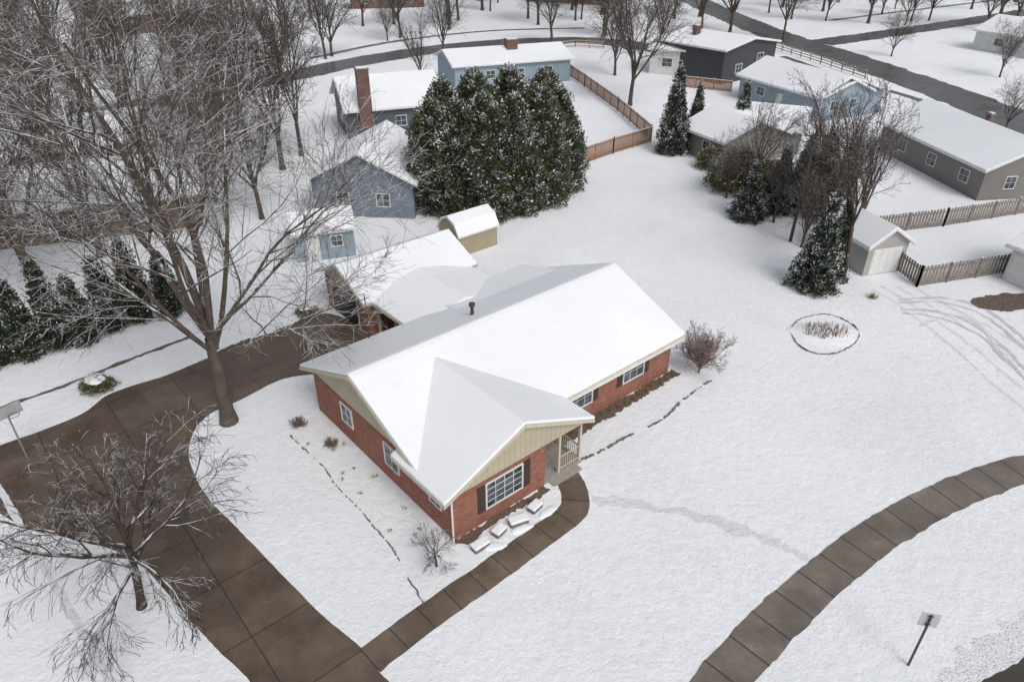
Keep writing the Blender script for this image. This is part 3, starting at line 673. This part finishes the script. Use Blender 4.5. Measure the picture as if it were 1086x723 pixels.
EV['dome']=evergreen(5,3,2.0,'dome',1300,8,['leafB','leafD','leafS'],.16,.8)
def plant(kind,name,label,cat,xy,s,sz,group=None):
    t=thing(name,label,cat,xy,rnd.uniform(0,6.28),group=group,scale=(s,s,sz))
    a=link(bpy.data.objects.new('crown',EV[kind][0])); a.parent=t
    b=link(bpy.data.objects.new('trunk',EV[kind][1])); b.parent=t
for (x,y,k,s,sz) in [(463,222,'arbA',.95,.88),(488,227,'arbB',1.0,.90),(515,228,'arbA',1.02,.95),(545,224,'arbB',1.05,.92),(571,215,'arbA',1.0,.95),(590,204,'arbB',.95,.88),(474,206,'arbB',1.05,.95),(505,204,'arbA',1.1,1.0),(541,202,'arbB',1.15,1.02),(576,196,'arbA',1.02,.98)]:
    plant(k,'arborvitae','tall dense green arborvitae flecked with snow','evergreen tree',G(x,y),s,sz,'arborvitae clump behind the shed')
for i in range(8):
    f=i/7; plant('hedge','hedge_evergreen','dark pointed evergreen in a screening row','evergreen tree',G(-24+f*206+rnd.uniform(-3,3),398-f*64+rnd.uniform(-3,3)),rnd.uniform(.85,1.05),rnd.uniform(.8,1.12),'evergreen screen row')
for (x,y,k,s,sz) in [(712,162,'cone',.8,1.1),(783,150,'cone',.6,.8),(862,306,'cone',.72,.82),(880,296,'cone',.45,.75),(792,232,'cone',.7,.6),(848,215,'cone',.7,.75),(822,225,'cone',.65,.7),(885,240,'cone',.6,.9),(865,225,'cone',.7,.9),(735,152,'cone',.55,.8)]:
    plant(k,'conifer','dark conifer with patches of snow on its boughs','evergreen tree',G(x,y),s,sz,'conifers between the yards')
for (x,y,s,sz) in [(780,200,1.2,1.1),(815,205,1.0,.9),(752,178,.6,.6)]:
    plant('dome','olive_shrub','large olive green shrub dusted with snow','shrub',G(x,y),s,sz,'olive shrubs')

# ------------------------------------------------------------------ small things
def edging(label,px,closed=False,h=.07,wd=.10,seed=1,bias=.02,mat='stone'):
    P=[G(*p) for p in px]; P=resample(catmull(P,closed,8),.09,closed)
    if closed: P.append(P[0])
    o=P[0]; t=thing('stone_edging',label,'garden edging',o); vs=[];fs=[]; r_=random.Random(seed); hv=0
    for i,p in enumerate(P):
        a=P[max(0,i-1)];b=P[min(len(P)-1,i+1)]; d=Vector((b[0]-a[0],b[1]-a[1])).normalized(); n=Vector((-d.y,d.x))
        hv=.6*hv+r_.gauss(0,1)*h*.6; j=r_.gauss(0,.02)+noise.noise(Vector((i*.05,seed,0)))*.12
        hh=bias+hv; w2=wd*r_.uniform(.4,.9)
        for s_,z in ((-1.3,-.06),(-.7,hh),(.7,hh*.9),(1.3,-.06)): vs.append((p[0]-o[0]+n.x*(s_*w2+j),p[1]-o[1]+n.y*(s_*w2+j),z))
        if i:
            k=4*i; fs+=[(k-4+c,k-3+c,k+1+c,k+c) for c in range(3)]
    m=MB(); m.add(vs,fs); m.obj('stone_row',[mat],t)
edging('half buried thin stone edging around the side bed',[(308,462),(335,488),(360,517),(390,550),(415,582),(440,622),(450,640)],seed=2,h=.04,wd=.06,bias=.015)
edging('half buried stone edging across the front lawn',[(612,490),(640,477),(665,462),(700,446),(730,420),(755,403)],seed=3,h=.05,wd=.11,bias=.03)
edging('thin dark oval edging around a snowy flower bed',[(838,352),(850,338),(875,333),(900,342),(911,355),(900,369),(880,376),(853,370)],True,seed=4,h=.03,wd=.06,bias=.05)
c0=G(875,354); t=thing('flower_bed','low snowy flower bed mound with dry stalks poking through','flower bed',c0)
m=MB(); n=36; vs=[(0,0,.28)]
for r_,z in ((.4,.22),(.75,.1),(1.0,-.02)):
    for i in range(n):
        a=2*math.pi*i/n; k=1+.08*math.sin(3*a)+.05*math.sin(7*a); vs.append((2.4*r_*k*math.cos(a),1.6*r_*k*math.sin(a),z+.03*math.sin(5*a+r_*9)))
fs=[(0,1+i,1+(i+1)%n) for i in range(n)]+[(1+k*n+i,1+(k+1)*n+i,1+(k+1)*n+(i+1)%n,1+k*n+(i+1)%n) for k in range(2) for i in range(n)]
m.add(vs,fs); m.obj('mound',['ground'],t,smooth=True)
rr=random.Random(8); m=MB()
for i in range(170):
    a=rr.uniform(0,6.28); d=rr.random()**.7; x,y=1.4*d*math.cos(a),.9*d*math.sin(a); h=rr.uniform(.1,.35)
    p0=Vector((x,y,.05)); m.beam(p0,p0+Vector((rr.uniform(-.12,.12),rr.uniform(-.12,.12),.18+h)),.022)
o=m.obj('dry_stalks',['stalk'],t); o['kind']='stuff'
def tuft(xy,R_,n,hh):
    t=thing('grass_tuft','dry grass tuft poking through the snow','plant',xy,group='dry tufts in the snow'); m=MB()
    for i in range(n):
        a=rr.uniform(0,6.28); d=rr.random()*R_; x,y=d*math.cos(a),d*math.sin(a); h=rr.uniform(.5,1)*hh
        lx,ly=x*rr.uniform(.3,1.2),y*rr.uniform(.3,1.2); m.add([(x-.014,y,-.02),(x+.014,y,-.02),(x+lx,y+ly,h)],[(0,1,2)])
    o=m.obj('blades',['leafD'],t); o['kind']='stuff'
tuft(G(925,316),.35,120,.5)
for i in range(16): tuft(HL(8.2+i*.56,-1.75+rr.uniform(-.15,.15)),.16,50,.3)
for i in range(12): tuft(HL(rr.uniform(-1.8,-.4),-rr.uniform(1,10)),.10,18,.16)
for i,(a,b,l) in enumerate([(.6,1.0,.75),(1.7,.9,.6),(2.7,1.0,.85),(3.8,.85,.65)]):
    t=thing('stone_block','rough stone block capped with soft snow in the front bed','block',HL(a,b),TH+.3*math.sin(i*2.3),group='blocks in the front bed')
    m=MB(); m.box(-l/2,l/2,-.2,.2,0,.2); m.obj('block',['stone'],t,bevel=.04)
    m=MB(); m.box(-l/2-.02,l/2+.02,-.22,.22,.203,.33); m.obj('snow_cap',['snow'],t,bevel=.06)
for i in range(3):
    t=thing('snow_mound','soft low mound of snow in the front bed','snow',HL(1.1+i*1.5,1.35),.4*i,group='snow mounds in the bed')
    m=MB(); m.dome(.5,.24,.09,-.01,i); m.obj('mound',['snow'],t,smooth=True)
# low dark shrubs half buried in snow beside the drive
for (x,y,s) in ((104,412,1.0),(326,333,.8)):
    xy=G(x,y); t=thing('snow_capped_shrub','low dark rounded shrub mostly covered by snow','shrub',xy,scale=(s,s,s),group='snow capped shrubs')
    a=link(bpy.data.objects.new('crown',EV['dome'][0])); a.parent=t; a.scale=(.42,.34,.25)
    m=MB(); m.dome(.62,.5,.2,.62,x); m.obj('snow_cap',['snow'],t,smooth=True)
t=thing('road_sign','square road sign seen from behind on a dark post','sign',G(963,705),-.25)
m=MB(); m.box(-.03,.03,-.03,.03,0,2.7); m.obj('post',['darkmetal'],t)
m=MB(); m.box(-.3,.3,.035,.045,2.1,2.75); m.obj('sign_panel',['signback'],t)
m=MB(); m.box(-.1,.1,.02,.034,2.2,2.24); m.box(-.1,.1,.02,.034,2.6,2.64); m.obj('bracket',['darkmetal'],t)
t=thing('utility_pole','tall brown wooden utility pole among the conifers','utility pole',G(838,256))
m=MB(); m.cyl((0,0,0),(.15,0,8.8),.13,.09,10); m.obj('pole',['darkwood'],t)
m=MB(); m.beam((-.65,0,8.3),(.95,0,8.3),.1); m.obj('crossarm',['darkwood'],t)
t=thing('basketball_hoop','basketball hoop with clear backboard beside the driveway','basketball hoop',G(4,432,3.0),-.6)
m=MB(); m.cyl((0,0,0),(0,0,3.0),.045,.04,8); m.beam((0,0,2.9),(.6,0,3.1),.05); m.obj('post',['metal'],t)
m=MB(); m.box(.6,.63,-.5,.5,2.8,3.4); m.obj('backboard',['board'],t)
m=MB()
for i in range(12): 
    a=2*math.pi*i/12;b=2*math.pi*(i+1)/12; m.beam((.9+.23*math.cos(a),.23*math.sin(a),2.95),(.9+.23*math.cos(b),.23*math.sin(b),2.95),.025)
m.obj('rim',['redwood'],t)
